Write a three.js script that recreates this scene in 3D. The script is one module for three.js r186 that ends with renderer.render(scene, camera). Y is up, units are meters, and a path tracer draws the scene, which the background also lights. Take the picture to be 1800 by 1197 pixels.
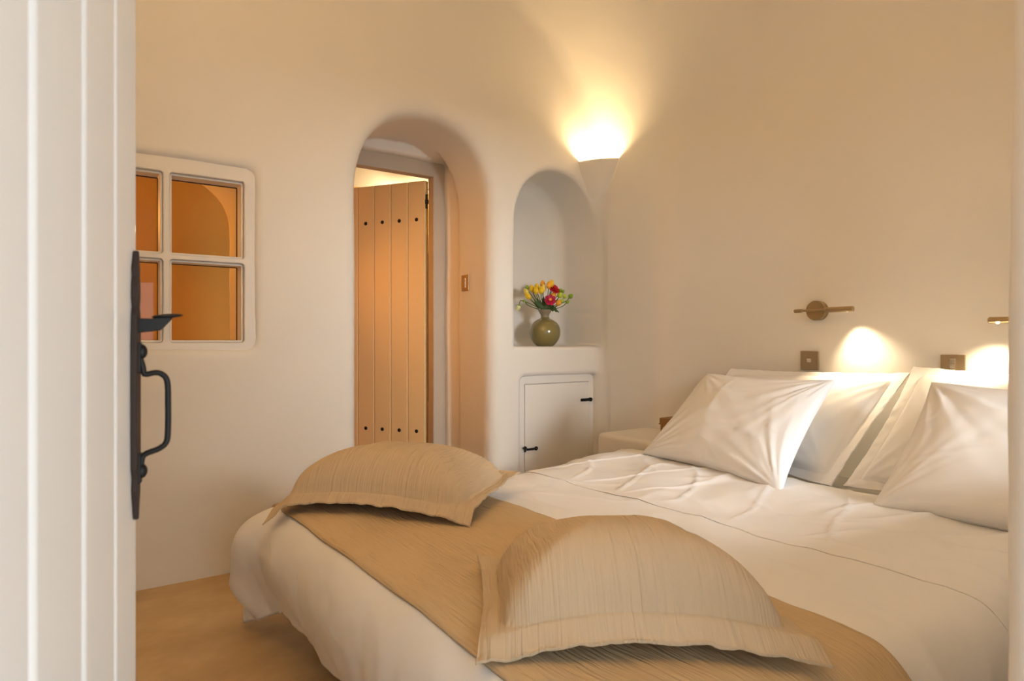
import * as THREE from 'three';
import { mergeGeometries, mergeVertices } from 'three/addons/utils/BufferGeometryUtils.js';
import { RoundedBoxGeometry } from 'three/addons/geometries/RoundedBoxGeometry.js';
import { ImprovedNoise } from 'three/addons/math/ImprovedNoise.js';
import { RectAreaLightUniformsLib } from 'three/addons/lights/RectAreaLightUniformsLib.js';

// ---------------------------------------------------------------- camera, sky, daylight, exposure
const scene = new THREE.Scene();
const EYE = 1.05;
const camera = new THREE.PerspectiveCamera(55.78, 1800 / 1197, 0.05, 60);
camera.position.set(0, EYE, 0);
camera.lookAt(0.5772, EYE, -0.8164);
camera.focus = 2.6;
camera.userData.fStop = 9;
scene.background = new THREE.Color().setRGB(0.86, 0.94, 1.0);
scene.backgroundIntensity = 0.4;
RectAreaLightUniformsLib.init();
// daylight through the front wall: an unseen window out of view, and the doorway
const dayUnseenWindow = new THREE.RectAreaLight(new THREE.Color().setRGB(0.92, 0.97, 1.0), 70, 1.0, 0.55);
dayUnseenWindow.position.set(1.95, 1.58, 1.6);
dayUnseenWindow.lookAt(1.95, 1.35, -3);
scene.add(dayUnseenWindow);
const dayDoor = new THREE.RectAreaLight(new THREE.Color().setRGB(0.90, 0.97, 1.03), 3.0, 0.9, 1.4);
dayDoor.position.set(0.3, 0.9, 0.5);
dayDoor.lookAt(0.3, 0.9, -3);
scene.add(dayDoor);
const renderer = new THREE.WebGLRenderer({ antialias: true });
renderer.toneMapping = THREE.LinearToneMapping;
renderer.toneMappingExposure = 1.0;
renderer.shadowMap.enabled = true;
const SCONCE_I = 1.5, UNSEEN_SCONCE_I = 12.3, READ_I = 1.3, BATH_I = 0.85, SPOT_I = 3.6;
const WARM = new THREE.Color().setRGB(1, 0.61, 0.245);
const AMBER = new THREE.Color().setRGB(1, 0.34, 0.02);

// ---------------------------------------------------------------- helpers
const pn = new ImprovedNoise();
const noise = (x, y, z) => pn.noise(x, y, z);
const V = (x, y, z) => new THREE.Vector3(x, y, z);
const lerp = (a, b, t) => a + (b - a) * t;
const clamp = (x, a, b) => Math.min(b, Math.max(a, x));
const sstep = (a, b, x) => { const t = clamp((x - a) / (b - a), 0, 1); return t * t * (3 - 2 * t); };
let seed = 7;
const rnd = () => { seed = (seed * 1664525 + 1013904223) >>> 0; return seed / 4294967296; };
const used = new Map();
function numbered(name) {
  const n = used.get(name) ?? 0; used.set(name, n + 1);
  return n ? name + '_' + String(n).padStart(3, '0') : name;
}
const std = (r, g, b, rough = 0.85, more = {}) => new THREE.MeshPhysicalMaterial({ color: new THREE.Color().setRGB(r, g, b), roughness: rough, ...more });
function thing(name, label, category, pos = [0, 0, 0], turn = 0, group) {
  const o = new THREE.Group(); o.name = numbered(name); scene.add(o);
  o.position.set(...pos); o.rotation.y = turn;
  o.userData = { label, category };
  if (group) o.userData.group = group;
  return o;
}
function mesh(name, geo, mat, parent, label) {
  const m = new THREE.Mesh(Array.isArray(geo) ? merge(geo) : geo, mat);
  m.name = parent === scene ? numbered(name) : name;
  parent.add(m);
  if (label) m.userData.label = label;
  return m;
}
function merge(list) {
  return mergeGeometries(list.map((g) => {
    const n = g.index ? g.toNonIndexed() : g;
    for (const k of Object.keys(n.attributes)) if (!['position', 'normal', 'uv'].includes(k)) n.deleteAttribute(k);
    if (!n.attributes.uv) n.setAttribute('uv', new THREE.BufferAttribute(new Float32Array(n.attributes.position.count * 2), 2));
    return n;
  }));
}
function structure(o) { o.userData.kind = 'structure'; return o; }
const box = (w, h, d, x, y, z, r = 0.004, s = 2) => {
  const g = r ? new RoundedBoxGeometry(w, h, d, s, r) : new THREE.BoxGeometry(w, h, d);
  g.translate(x, y, z); return g;
};
const slab = (x0, x1, y0, y1, z0, z1) => box(x1 - x0, y1 - y0, z1 - z0, (x0 + x1) / 2, (y0 + y1) / 2, (z0 + z1) / 2, 0);
const tube = (pts, r, seg = 32, rad = 10, closed = false) =>
  new THREE.TubeGeometry(new THREE.CatmullRomCurve3(pts, closed, 'catmullrom', 0.5), seg, r, rad, closed);
const cyl = (r0, r1, h, seg = 32) => new THREE.CylinderGeometry(r0, r1, h, seg);

// ---------------------------------------------------------------- procedural materials
function dataTex(n, fn, srgb, channels = 1) {
  const d = new Uint8Array(n * n * 4);
  for (let j = 0; j < n; j++) for (let i = 0; i < n; i++) {
    const v = fn(i / n, j / n), k = (j * n + i) * 4;
    for (let c = 0; c < 3; c++) d[k + c] = clamp(Math.round(255 * (channels === 3 ? v[c] : v)), 0, 255);
    d[k + 3] = 255;
  }
  const t = new THREE.DataTexture(d, n, n, THREE.RGBAFormat);
  t.wrapS = t.wrapT = THREE.RepeatWrapping; t.magFilter = THREE.LinearFilter; t.minFilter = THREE.LinearMipmapLinearFilter;
  t.generateMipmaps = true; if (srgb) t.colorSpace = THREE.SRGBColorSpace; t.needsUpdate = true;
  return t;
}
// noise that repeats after one unit in u and v
function tileNoise(u, v, fu, fv, s) {
  const a = noise(u * fu, v * fv, s), b = noise((u - 1) * fu, v * fv, s), c = noise(u * fu, (v - 1) * fv, s), d = noise((u - 1) * fu, (v - 1) * fv, s);
  return lerp(lerp(a, b, u), lerp(c, d, u), v);
}
const crinkle = dataTex(1024, (u, v) => {              // crinkled cotton: irregular ridges along v
  const w = 0.012 * tileNoise(u, v, 6, 3, 1.3) + 0.004 * tileNoise(u, v, 16, 10, 5.1);
  const a = Math.abs(tileNoise(u + w, v, 44, 3.2, 2.7)), b = Math.abs(tileNoise(u + w, v, 90, 7, 9.2));
  return clamp(0.25 + 1.5 * a * 0.75 + 0.5 * b, 0, 1);
});
crinkle.repeat.set(1 / 0.42, 1 / 0.42);
const linen = dataTex(1024, (u, v) => {
  const fine = 0.12 * Math.sin(u * Math.PI * 2 * 220) * Math.sin(v * Math.PI * 2 * 220);
  return 0.5 + fine + 0.25 * tileNoise(u, v, 14, 14, 3.1) + 0.12 * tileNoise(u, v, 40, 40, 4.4);
});
linen.repeat.set(1 / 0.4, 1 / 0.4);
const floorTex = dataTex(1024, (u, v) => {
  let n = 0.55 * tileNoise(u, v, 4, 6, 1.1) + 0.3 * tileNoise(u, v, 13, 17, 2.2) + 0.18 * tileNoise(u, v, 40, 52, 3.3);
  const scuff = Math.max(0, tileNoise(u, v, 5, 9, 7.7) - 0.05) * (0.5 + 1.2 * Math.abs(tileNoise(u, v, 30, 70, 8.1)));
  const m = clamp(0.5 + n * 0.7, 0, 1);
  return [lerp(0.72, 0.97, m) - scuff * 0.22, lerp(0.63, 0.92, m) - scuff * 0.22, lerp(0.51, 0.83, m) - scuff * 0.2];
}, true, 3);
floorTex.repeat.set(1 / 1.7, 1 / 1.7);
const woodTex = dataTex(512, (u, v) => {
  const g = tileNoise(u, v, 40, 3, 1.9) * 0.5 + tileNoise(u, v, 90, 6, 4.2) * 0.3;
  return [0.56 + 0.16 * g, 0.4 + 0.14 * g, 0.2 + 0.1 * g];
}, true, 3);
woodTex.repeat.set(1 / 0.3, 1 / 0.3);

const M = {
  plaster: std(0.82, 0.785, 0.725, 0.92),
  floor: std(0.84, 0.70, 0.50, 0.62, { map: floorTex }),
  paint: std(0.87, 0.86, 0.835, 0.42), frameTaupe: std(0.50, 0.43, 0.345, 0.55), doorTint: std(0.78, 0.58, 0.30, 0.45), ochre: std(0.80, 0.52, 0.13, 0.9),  // inner door leaf tinted orange-brown, unlike the white front door
  paintOld: std(0.80, 0.765, 0.71, 0.5),
  cupboard: std(0.82, 0.79, 0.745, 0.6),
  iron: std(0.018, 0.017, 0.016, 0.5, { metalness: 0.55 }),
  rust: std(0.045, 0.027, 0.02, 0.75, { metalness: 0.3 }),
  brass: std(0.43, 0.325, 0.185, 0.32, { metalness: 1 }),
  plate: std(0.40, 0.315, 0.205, 0.38, { metalness: 0.85 }),
  steel: std(0.72, 0.68, 0.6, 0.25, { metalness: 1 }),
  white: std(0.86, 0.855, 0.855, 0.9, { bumpMap: linen, bumpScale: 0.0006, sheen: 0.15, sheenRoughness: 0.6 }),
  sheet: std(0.86, 0.85, 0.845, 0.85, { bumpMap: linen, bumpScale: 0.0005 }),
  beige: std(0.575, 0.455, 0.305, 0.95, { bumpMap: crinkle, bumpScale: 0.0034 }),
  throwCloth: std(0.58, 0.44, 0.265, 0.95, { bumpMap: crinkle, bumpScale: 0.004 }),
  mattress: std(0.84, 0.81, 0.77, 0.95),
  glass: std(1, 1, 1, 0.02, { transmission: 1, thickness: 0, ior: 1.35 }),
  gasket: std(0.05, 0.035, 0.02, 0.7),
  olive: std(0.20, 0.165, 0.05, 0.22, { clearcoat: 1, clearcoatRoughness: 0.04 }),
  oliveRim: std(0.27, 0.22, 0.15, 0.5),
  wood: std(1, 1, 1, 0.55, { map: woodTex }),
  inlay: std(0.60, 0.52, 0.38, 0.6),
  tulip: std(0.86, 0.56, 0.02, 0.55, { transmission: 0, sheen: 0.2 }),
  tulipPale: std(0.88, 0.70, 0.16, 0.55),
  tulipDeep: std(0.85, 0.40, 0.03, 0.55),
  cream: std(0.82, 0.78, 0.38, 0.6),
  red: std(0.55, 0.008, 0.018, 0.5),
  magenta: std(0.45, 0.006, 0.06, 0.5),
  bud: std(0.22, 0.36, 0.02, 0.55),
  budPale: std(0.42, 0.52, 0.03, 0.55),
  stem: std(0.085, 0.14, 0.025, 0.6),
  leaf: std(0.045, 0.095, 0.018, 0.6),
  darkCloth: std(0.02, 0.016, 0.014, 0.95),
  glow: new THREE.MeshStandardMaterial({ color: 0xffffff, emissive: new THREE.Color().setRGB(1, 0.8, 0.5), emissiveIntensity: 6 }),
};

// ---------------------------------------------------------------- room shell: one smooth plaster field, meshed with surface nets
const ZA = -3.11, XB = 2.87, XL = -0.55, ZF = -0.23;
const smax = (a, b, k) => -smin(-a, -b, k);
function smin(a, b, k) { const h = Math.max(k - Math.abs(a - b), 0) / k; return Math.min(a, b) - h * h * k * 0.25; }
const range = (x, a, b) => Math.abs(x - (a + b) / 2) - (b - a) / 2;
function archProfile(x, y, cx, half, spring, rise, n) {       // 2-D arch, open downwards
  const dx = Math.abs(x - cx), dy = y - spring;
  if (dy <= 0) return dx - half;
  const f = Math.pow(Math.pow(dx / half, n) + Math.pow(dy / rise, n), 1 / n);
  return (f - 1) * Math.min(half, rise);
}
const VCX = (XB + XL) / 2, VA = (XB - XL) / 2, VB = 1.15, VY = 2.2;
function air(x, y, z) {
  let prof;
  if (y < VY) prof = Math.abs(x - VCX) - VA;
  else {
    const px = Math.abs(x - VCX), py = y - VY, k0 = Math.hypot(px / VA, py / VB), k1 = Math.hypot(px / (VA * VA), py / (VB * VB)) || 1e-6;
    prof = k0 * (k0 - 1) / k1;
  }
  let d = smax(prof, range(z, ZA, ZF), 0.09);
  if (z < -2.6) {
    // arched passage with the door behind it
    d = smin(d, Math.max(archProfile(x, y, 1.655, 0.4025, 1.80, 0.467, 2.35), range(z, -3.6, -3.0)), 0.09);
    d = smin(d, Math.max(range(x, 1.15, 2.052), y - 2.19, range(z, -3.78, -3.5)), 0.03);
    // window opening: shallow recess in front, deep vaulted recess behind
    d = smin(d, smax(smax(range(x, 0.028, 0.747), range(y, 1.012, 1.838), 0.05), range(z, -3.25, -3.0), 0.02), 0.045);
    d = smin(d, Math.max(archProfile(x, y, 0.387, 0.37, 1.62, 0.30, 2.4), 0.985 - y, range(z, -3.80, -3.2)), 0.05);
    // vase niche, open to the right-hand wall
    d = smin(d, smax(smax(archProfile(x, y, 2.548, 0.327, 1.73, 0.375, 2.15), 1.013 - y, 0.012), range(z, -3.5, -3.0), 0.10), 0.03);
    // shallow rebate of the wall cupboard
    d = smin(d, smax(smax(range(x, 2.268, 2.862), y - 0.832, 0.03), range(z, -3.145, -3.0), 0.01), 0.022);
    // adjoining room
    d = smin(d, smax(smax(range(x, XL, XB), y - 2.75, 0.5), range(z, -5.5, -3.75), 0.15), 0.05);
  }
  if (z > -0.7) {
    d = smin(d, Math.max(range(x, -0.17, 0.717), y - 2.2, range(z, -0.6, 0.6)), 0.045);
    d = smin(d, smax(range(x, 1.61, 2.25), Math.max(range(y, 0.88, 1.72), range(z, -0.6, 0.6)), 0.06), 0.05);  // unseen front window, sized to shape the daylight on niche and pillows
  }
  return d + 0.006 * noise(x * 2.1, y * 2.1, z * 2.1) + 0.0012 * noise(x * 9, y * 9, z * 9);
}
function surfaceNets(f, lo, hi, h, owner) {
  const n = [0, 1, 2].map((i) => Math.round((hi[i] - lo[i]) / h)), B = 8;
  const nx = n[0] + 1, ny = n[1] + 1, nz = n[2] + 1;
  const val = new Float32Array(nx * ny * nz).fill(NaN), at = (i, j, k) => (k * ny + j) * nx + i;
  const active = [];
  for (let k = 0; k < nz; k += B) for (let j = 0; j < ny; j += B) for (let i = 0; i < nx; i += B) {
    const c = f(lo[0] + (i + B / 2) * h, lo[1] + (j + B / 2) * h, lo[2] + (k + B / 2) * h);
    if (Math.abs(c) > B * h * 1.35 + 0.06) continue;
    active.push([i, j, k]);
    for (let c2 = k; c2 <= Math.min(k + B, nz - 1); c2++) for (let b = j; b <= Math.min(j + B, ny - 1); b++) for (let a = i; a <= Math.min(i + B, nx - 1); a++) {
      const q = at(a, b, c2); if (val[q] !== val[q]) val[q] = f(lo[0] + a * h, lo[1] + b * h, lo[2] + c2 * h);
    }
  }
  const id = new Int32Array(nx * ny * nz).fill(-1), pos = [], nor = [];
  const e = 0.004;
  for (const [bi, bj, bk] of active) for (let k = bk; k < Math.min(bk + B, nz - 1); k++) for (let j = bj; j < Math.min(bj + B, ny - 1); j++) for (let i = bi; i < Math.min(bi + B, nx - 1); i++) {
    let neg = 0, sx = 0, sy = 0, sz = 0, m = 0; const v = [];
    for (let c = 0; c < 8; c++) { const q = val[at(i + (c & 1), j + (c >> 1 & 1), k + (c >> 2))]; v.push(q); if (q < 0) neg++; }
    if (neg === 0 || neg === 8) continue;
    for (let c = 0; c < 8; c++) for (const b of [1, 2, 4]) if (!(c & b)) {
      const d = c | b; if ((v[c] < 0) === (v[d] < 0)) continue;
      const t = v[c] / (v[c] - v[d]);
      sx += (c & 1) + (b === 1 ? t : 0); sy += (c >> 1 & 1) + (b === 2 ? t : 0); sz += (c >> 2) + (b === 4 ? t : 0); m++;
    }
    let x = lo[0] + (i + sx / m) * h, y = lo[1] + (j + sy / m) * h, z = lo[2] + (k + sz / m) * h, gx, gy, gz;
    for (let it = 0; it < 2; it++) {
      const d = f(x, y, z); gx = (f(x + e, y, z) - f(x - e, y, z)) / (2 * e); gy = (f(x, y + e, z) - f(x, y - e, z)) / (2 * e); gz = (f(x, y, z + e) - f(x, y, z - e)) / (2 * e);
      const g2 = gx * gx + gy * gy + gz * gz || 1;
      if (it === 0) { const s = clamp(d / g2, -h * 0.6, h * 0.6); x -= gx * s; y -= gy * s; z -= gz * s; }
    }
    const l = -1 / (Math.hypot(gx, gy, gz) || 1);
    id[at(i, j, k)] = pos.length / 3; pos.push(x, y, z); nor.push(gx * l, gy * l, gz * l);
  }
  const parts = {};
  const tri = (a, b, c) => {
    const o = owner((pos[a * 3] + pos[b * 3] + pos[c * 3]) / 3, (pos[a * 3 + 1] + pos[b * 3 + 1] + pos[c * 3 + 1]) / 3, (pos[a * 3 + 2] + pos[b * 3 + 2] + pos[c * 3 + 2]) / 3);
    (parts[o] ??= []).push(a, b, c);
  };
  for (const [bi, bj, bk] of active) for (let k = Math.max(1, bk); k < Math.min(bk + B, nz - 1); k++) for (let j = Math.max(1, bj); j < Math.min(bj + B, ny - 1); j++) for (let i = Math.max(1, bi); i < Math.min(bi + B, nx - 1); i++) {
    const v0 = val[at(i, j, k)];
    for (let ax = 0; ax < 3; ax++) {
      const v1 = val[at(i + (ax === 0), j + (ax === 1), k + (ax === 2))];
      if ((v0 < 0) === (v1 < 0)) continue;
      const u = (ax + 1) % 3, w = (ax + 2) % 3, o = (du, dw) => { const c = [i, j, k]; c[u] -= du; c[w] -= dw; return id[at(c[0], c[1], c[2])]; };
      const a = o(0, 0), b = o(1, 0), c = o(1, 1), d = o(0, 1);
      if (a < 0 || b < 0 || c < 0 || d < 0) continue;
      if (v0 < 0) { tri(a, c, b); tri(a, d, c); } else { tri(a, b, c); tri(a, c, d); }
    }
  }
  const out = {};
  for (const [key, idx] of Object.entries(parts)) {
    const map = new Map(), p = [], q = [], ii = [];
    for (const v of idx) {
      let t = map.get(v);
      if (t === undefined) { t = p.length / 3; map.set(v, t); p.push(pos[v * 3], pos[v * 3 + 1], pos[v * 3 + 2]); q.push(nor[v * 3], nor[v * 3 + 1], nor[v * 3 + 2]); }
      ii.push(t);
    }
    const g = new THREE.BufferGeometry();
    g.setAttribute('position', new THREE.Float32BufferAttribute(p, 3)); g.setAttribute('normal', new THREE.Float32BufferAttribute(q, 3)); g.setIndex(ii);
    out[key] = g;
  }
  return out;
}
const shell = surfaceNets(air, [-0.8, -0.15, -4.0], [3.05, 3.5, 0.15], 0.025, (x, y, z) =>
  z < -3.77 ? (y > 2.42 ? 'adjoiningTop' : 'adjoining') : z < -3.05 ? 'back' : z > -0.3 ? 'front' : y > 2.35 ? 'ceiling' : x > 1 ? 'right' : 'left');
const shell2 = surfaceNets(air, [-0.8, -0.15, -5.65], [3.05, 3.5, -3.95], 0.05, (x, y) => (y > 2.42 ? 'adjoiningTop' : 'adjoining'));
const wall = (name, list, m = M.plaster) => structure(mesh(name, list, m, scene));
wall('wall_back', [shell.back]);
wall('wall_right', [shell.right, slab(3.04, 3.24, -0.2, 3.6, -5.9, 0.15)]);
wall('wall_left', [shell.left, slab(-1.0, -0.8, -0.2, 3.6, -5.9, 0.15)]);
wall('wall_front', [shell.front, slab(-1, -0.19, -0.2, 3.6, 0.1, 0.15), slab(-0.19, 0.74, 2.22, 3.6, 0.1, 0.15), slab(0.74, 1.59, -0.2, 3.6, 0.1, 0.15),
  slab(1.45, 2.41, -0.2, 0.88, 0.1, 0.3), slab(1.45, 2.41, 1.72, 3.6, 0.1, 0.3), slab(1.45, 1.61, 0.5, 1.9, 0.1, 0.3), slab(2.25, 2.41, 0.5, 1.9, 0.1, 0.3), slab(0.96, 1.16, -0.2, 3.6, 0.12, 2.4), slab(2.27, 3.24, -0.2, 3.6, 0.1, 0.15)]);  // long outer slab is an added fin keeping window daylight off the doorway
wall('ceiling', [shell.ceiling, slab(-1.0, 3.24, 3.48, 3.62, -5.9, 0.15)]);
wall('wall_adjoining', [shell.adjoining, shell2.adjoining, slab(-1.0, 3.24, -0.2, 3.6, -5.9, -5.7)], M.ochre);
wall('ceiling_adjoining', [shell.adjoiningTop, shell2.adjoiningTop]);
{
  const g = new THREE.BoxGeometry(4.2, 0.2, 7.6); g.translate(1.1, -0.1, -2.0);
  const p = g.attributes.position, uv = g.attributes.uv;
  for (let i = 0; i < p.count; i++) uv.setXY(i, p.getX(i), p.getZ(i));
  structure(mesh('floor', g, M.floor, scene));
}

// ---------------------------------------------------------------- cloth helpers
function gridGeo(fn, na, nb, keepUV) {
  const p = [], uv = [], idx = [];
  for (let j = 0; j <= nb; j++) for (let i = 0; i <= na; i++) { const q = fn(i / na, j / nb); p.push(q.x, q.y, q.z); uv.push(q.u ?? i / na, q.v ?? j / nb); }
  for (let j = 0; j < nb; j++) for (let i = 0; i < na; i++) { const a = j * (na + 1) + i, b = a + 1, c = a + na + 1, d = c + 1; idx.push(a, b, d, a, d, c); }
  const g = new THREE.BufferGeometry();
  g.setAttribute('position', new THREE.Float32BufferAttribute(p, 3)); g.setAttribute('uv', new THREE.Float32BufferAttribute(uv, 2)); g.setIndex(idx);
  g.computeVertexNormals();
  return g;
}
// closed cloth: the outer grid (normals outwards) plus an inner copy th below it, stitched round the edge
function thick(g, na, nb, th) {
  const p = g.attributes.position, n = g.attributes.normal, uv = g.attributes.uv, N = p.count;
  const P = [], U = [], I = [];
  for (let s = 0; s < 2; s++) for (let i = 0; i < N; i++) {
    P.push(p.getX(i) - s * th * n.getX(i), p.getY(i) - s * th * n.getY(i), p.getZ(i) - s * th * n.getZ(i)); U.push(uv.getX(i), uv.getY(i));
  }
  const src = g.index.array;
  for (let i = 0; i < src.length; i += 3) { I.push(src[i], src[i + 1], src[i + 2]); I.push(N + src[i], N + src[i + 2], N + src[i + 1]); }
  const ring = [];
  for (let i = 0; i < na; i++) ring.push(i);
  for (let j = 0; j < nb; j++) ring.push(j * (na + 1) + na);
  for (let i = na; i > 0; i--) ring.push(nb * (na + 1) + i);
  for (let j = nb; j > 0; j--) ring.push(j * (na + 1));
  for (let k = 0; k < ring.length; k++) { const a = ring[k], b = ring[(k + 1) % ring.length]; I.push(a, N + b, b, a, N + a, N + b); }
  const o = new THREE.BufferGeometry();
  o.setAttribute('position', new THREE.Float32BufferAttribute(P, 3)); o.setAttribute('uv', new THREE.Float32BufferAttribute(U, 2)); o.setIndex(I);
  o.computeVertexNormals();
  return o;
}
const prof = (pts) => {                                  // polyline sampled by length, smooth
  const c = new THREE.CatmullRomCurve3(pts.map(([a, b]) => V(a, b, 0)));
  const L = c.getLength(); c.arcLengthDivisions = 200;
  return (e) => { const q = c.getPointAt(clamp(e / L, 0, 1)); const over = Math.max(0, e - L); return [q.x, q.y - over]; };
};

// ---------------------------------------------------------------- bed
const X0 = 0.665, Z0 = -2.15, Z1 = -0.63;                 // where the duvet starts to fall: foot, far side, near side
const footP = prof([[0, 0], [0.06, -0.012], [0.105, -0.06], [0.122, -0.13], [0.105, -0.21], [0.07, -0.29], [0.05, -0.36], [0.06, -0.43], [0.09, -0.49]]);
const farP = prof([[0, 0], [0.09, -0.014], [0.17, -0.055], [0.235, -0.125], [0.295, -0.215], [0.345, -0.315], [0.385, -0.405], [0.405, -0.475]]);
const nearP = prof([[0, 0], [0.06, -0.012], [0.11, -0.06], [0.14, -0.14], [0.13, -0.22], [0.11, -0.31], [0.09, -0.4], [0.1, -0.5]]);
const topY = (x, z) => 0.495 - 0.018 * sstep(1.1, 1.5, x) * sstep(2.1, 1.7, x) + 0.015 * sstep(1.8, 2.1, x) + 0.012 * noise(x * 3, 1.7, z * 3);
function bedPoint(a, b) {                                 // flat cloth coordinates -> place on the bed
  const ex = Math.max(0, X0 - a), far = b < Z0, ez = far ? Z0 - b : Math.max(0, b - Z1), e4 = Math.pow(ex ** 4 + ez ** 4, 0.25);
  const x = Math.max(a, X0), z = clamp(b, Z0, Z1), y = topY(x, z);
  if (e4 < 1e-6) return V(x, y, z);
  const t = Math.atan2(ez, ex) / (Math.PI / 2), ear = Math.exp(-(((t - 0.50) / 0.25) ** 2)), e = e4 + (far ? 0.18 : 0.05) * ear * sstep(0.2, 0.4, e4);
  const [o1, d1] = footP(e), [o2, d2] = far ? farP(e) : nearP(e), w = sstep(0.15, 0.7, t);
  const pleat = 0.011 * sstep(0.1, 0.4, e) * noise(a * 7 + 3, 0.5, b * 7) * Math.min(1, e * 3);
  const flare = (far ? 0.125 : 0.02) * (1 - 0.85 * sstep(0.45, 0.57, e)) * Math.exp(-(((t - 0.5) / 0.22) ** 2)) * sstep(0.04, 0.4, e4);
  return V(x - (o1 + pleat) * Math.pow(Math.max(0, Math.cos(t * Math.PI / 2)), 0.8) - flare, Math.max(0.012, y + lerp(d1, d2, w)), z + (far ? -1 : 1) * (o2 + pleat) * sstep(0, 0.6, t));
}
function bedNormal(a, b) {
  const h = 0.004, da = bedPoint(a + h, b).sub(bedPoint(a - h, b)), db = bedPoint(a, b + h).sub(bedPoint(a, b - h));
  const n = db.cross(da); return n.lengthSq() ? n.normalize() : V(0, 1, 0);
}
function bedCloth(a0, a1, b0, b1, na, nb, lift, th, ripple) {
  const A = (t) => (typeof a0 === 'function' ? 0 : lerp(a0, a1, t));
  const g = gridGeo((u, v) => {
    const b = lerp(b0, b1, u), a = typeof a0 === 'function' ? lerp(a0(b), a1, v) : A(v);
    const p = bedPoint(a, b), n = bedNormal(a, b), r = lift + ripple(a, b);
    return { x: p.x + n.x * r, y: p.y + n.y * r, z: p.z + n.z * r, u: a, v: b };
  }, nb, na);
  // triangles must face outwards (up)
  const N = g.attributes.normal; let up = 0; for (let i = 0; i < N.count; i++) up += N.getY(i);
  if (up < 0) { const I = g.index.array; for (let i = 0; i < I.length; i += 3) { const t = I[i]; I[i] = I[i + 1]; I[i + 1] = t; } g.computeVertexNormals(); }
  return thick2(g, nb, na, th);
}
function thick2(g, na, nb, th) {
  const o = thick(g, na, nb, th), p = o.attributes.position;
  return o;
}
{
  const bed = thing('bed', 'low double bed with a plastered base and white mattress under the bedding', 'bed', [1.76, 0, -1.4]);
  mesh('base', box(2.1, 0.25, 1.62, 0.0, 0.125, 0.0, 0.03, 4), M.plaster, bed, 'plastered bed base');
  mesh('mattress', box(2.08, 0.22, 1.6, 0.02, 0.352, 0, 0.06, 5), M.mattress, bed);
}
const ridge = (x, s) => 1 - Math.min(1, Math.abs(x) * s);
{
  const ripple = (a, b) => {
    const ex = Math.max(0, X0 - a);
    let r = 0.006 * noise(a * 5, b * 5, 3.3) + 0.003 * noise(a * 14, b * 11, 6.1);
    r += 0.005 * sstep(0.05, 0.3, ex) * noise(a * 3, b * 17, 8.8);
    r += 0.0035 * Math.pow(ridge(noise(a * 4 + 9, b * 2.2, 2.0), 7), 2) * sstep(0.9, 1.3, a);
    return r;
  };
  const g = bedCloth(0.26, 2.05, -2.52, -0.22, 170, 190, 0.012, 0.03, ripple);
  const m = mesh('duvet', g, M.white, scene);
  m.userData = { label: 'large white duvet spread over the bed, its corner hanging down to the floor', category: 'duvet' };
  const edge = (b) => 1.66 + 0.012 * noise(b * 3, 0.3, 1.1) + 0.008 * noise(b * 12, 0.3, 5.1);
  const sr = (a, b) => {
    const t = clamp((a - 1.66) / 0.5, 0, 1);
    let r = 0.004 * noise(a * 6, b * 4, 13.3) + 0.002 * noise(a * 15, b * 9, 16.1);
    r += 0.007 * Math.pow(ridge(noise(a * 3.0 + b * 1.6, b * 2.2 - a * 1.5, 22.0), 9), 3) * sstep(0, 0.2, t);
    r += 0.007 * Math.pow(ridge(noise(a * 2.1 - b * 2.4, b * 1.3, 31.0), 10), 3) * sstep(0, 0.2, t);
    return ripple(a, b) + 0.5 * r * sstep(-0.05, 0.12, t) + 0.4 * Math.max(0, r) + 0.004 * t;
  };
  const s = mesh('flat_sheet', bedCloth(edge, 2.26, -2.33, -0.4, 70, 220, 0.0145, 0.003, sr), M.sheet, scene);
  s.userData = { label: 'thin white top sheet folded back over the duvet below the pillows', category: 'bed sheet' };
  const tr = (a, b) => 0.0015 * noise(a * 6, b * 4, 43.3) + ripple(a, b);
  const th = mesh('throw_blanket', bedCloth(0.605, 1.215, -2.33, -0.25, 60, 190, 0.022, 0.008, tr), M.throwCloth, scene);
  th.userData = { label: 'ribbed tan throw blanket laid across the foot of the bed', category: 'blanket' };
}

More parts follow.
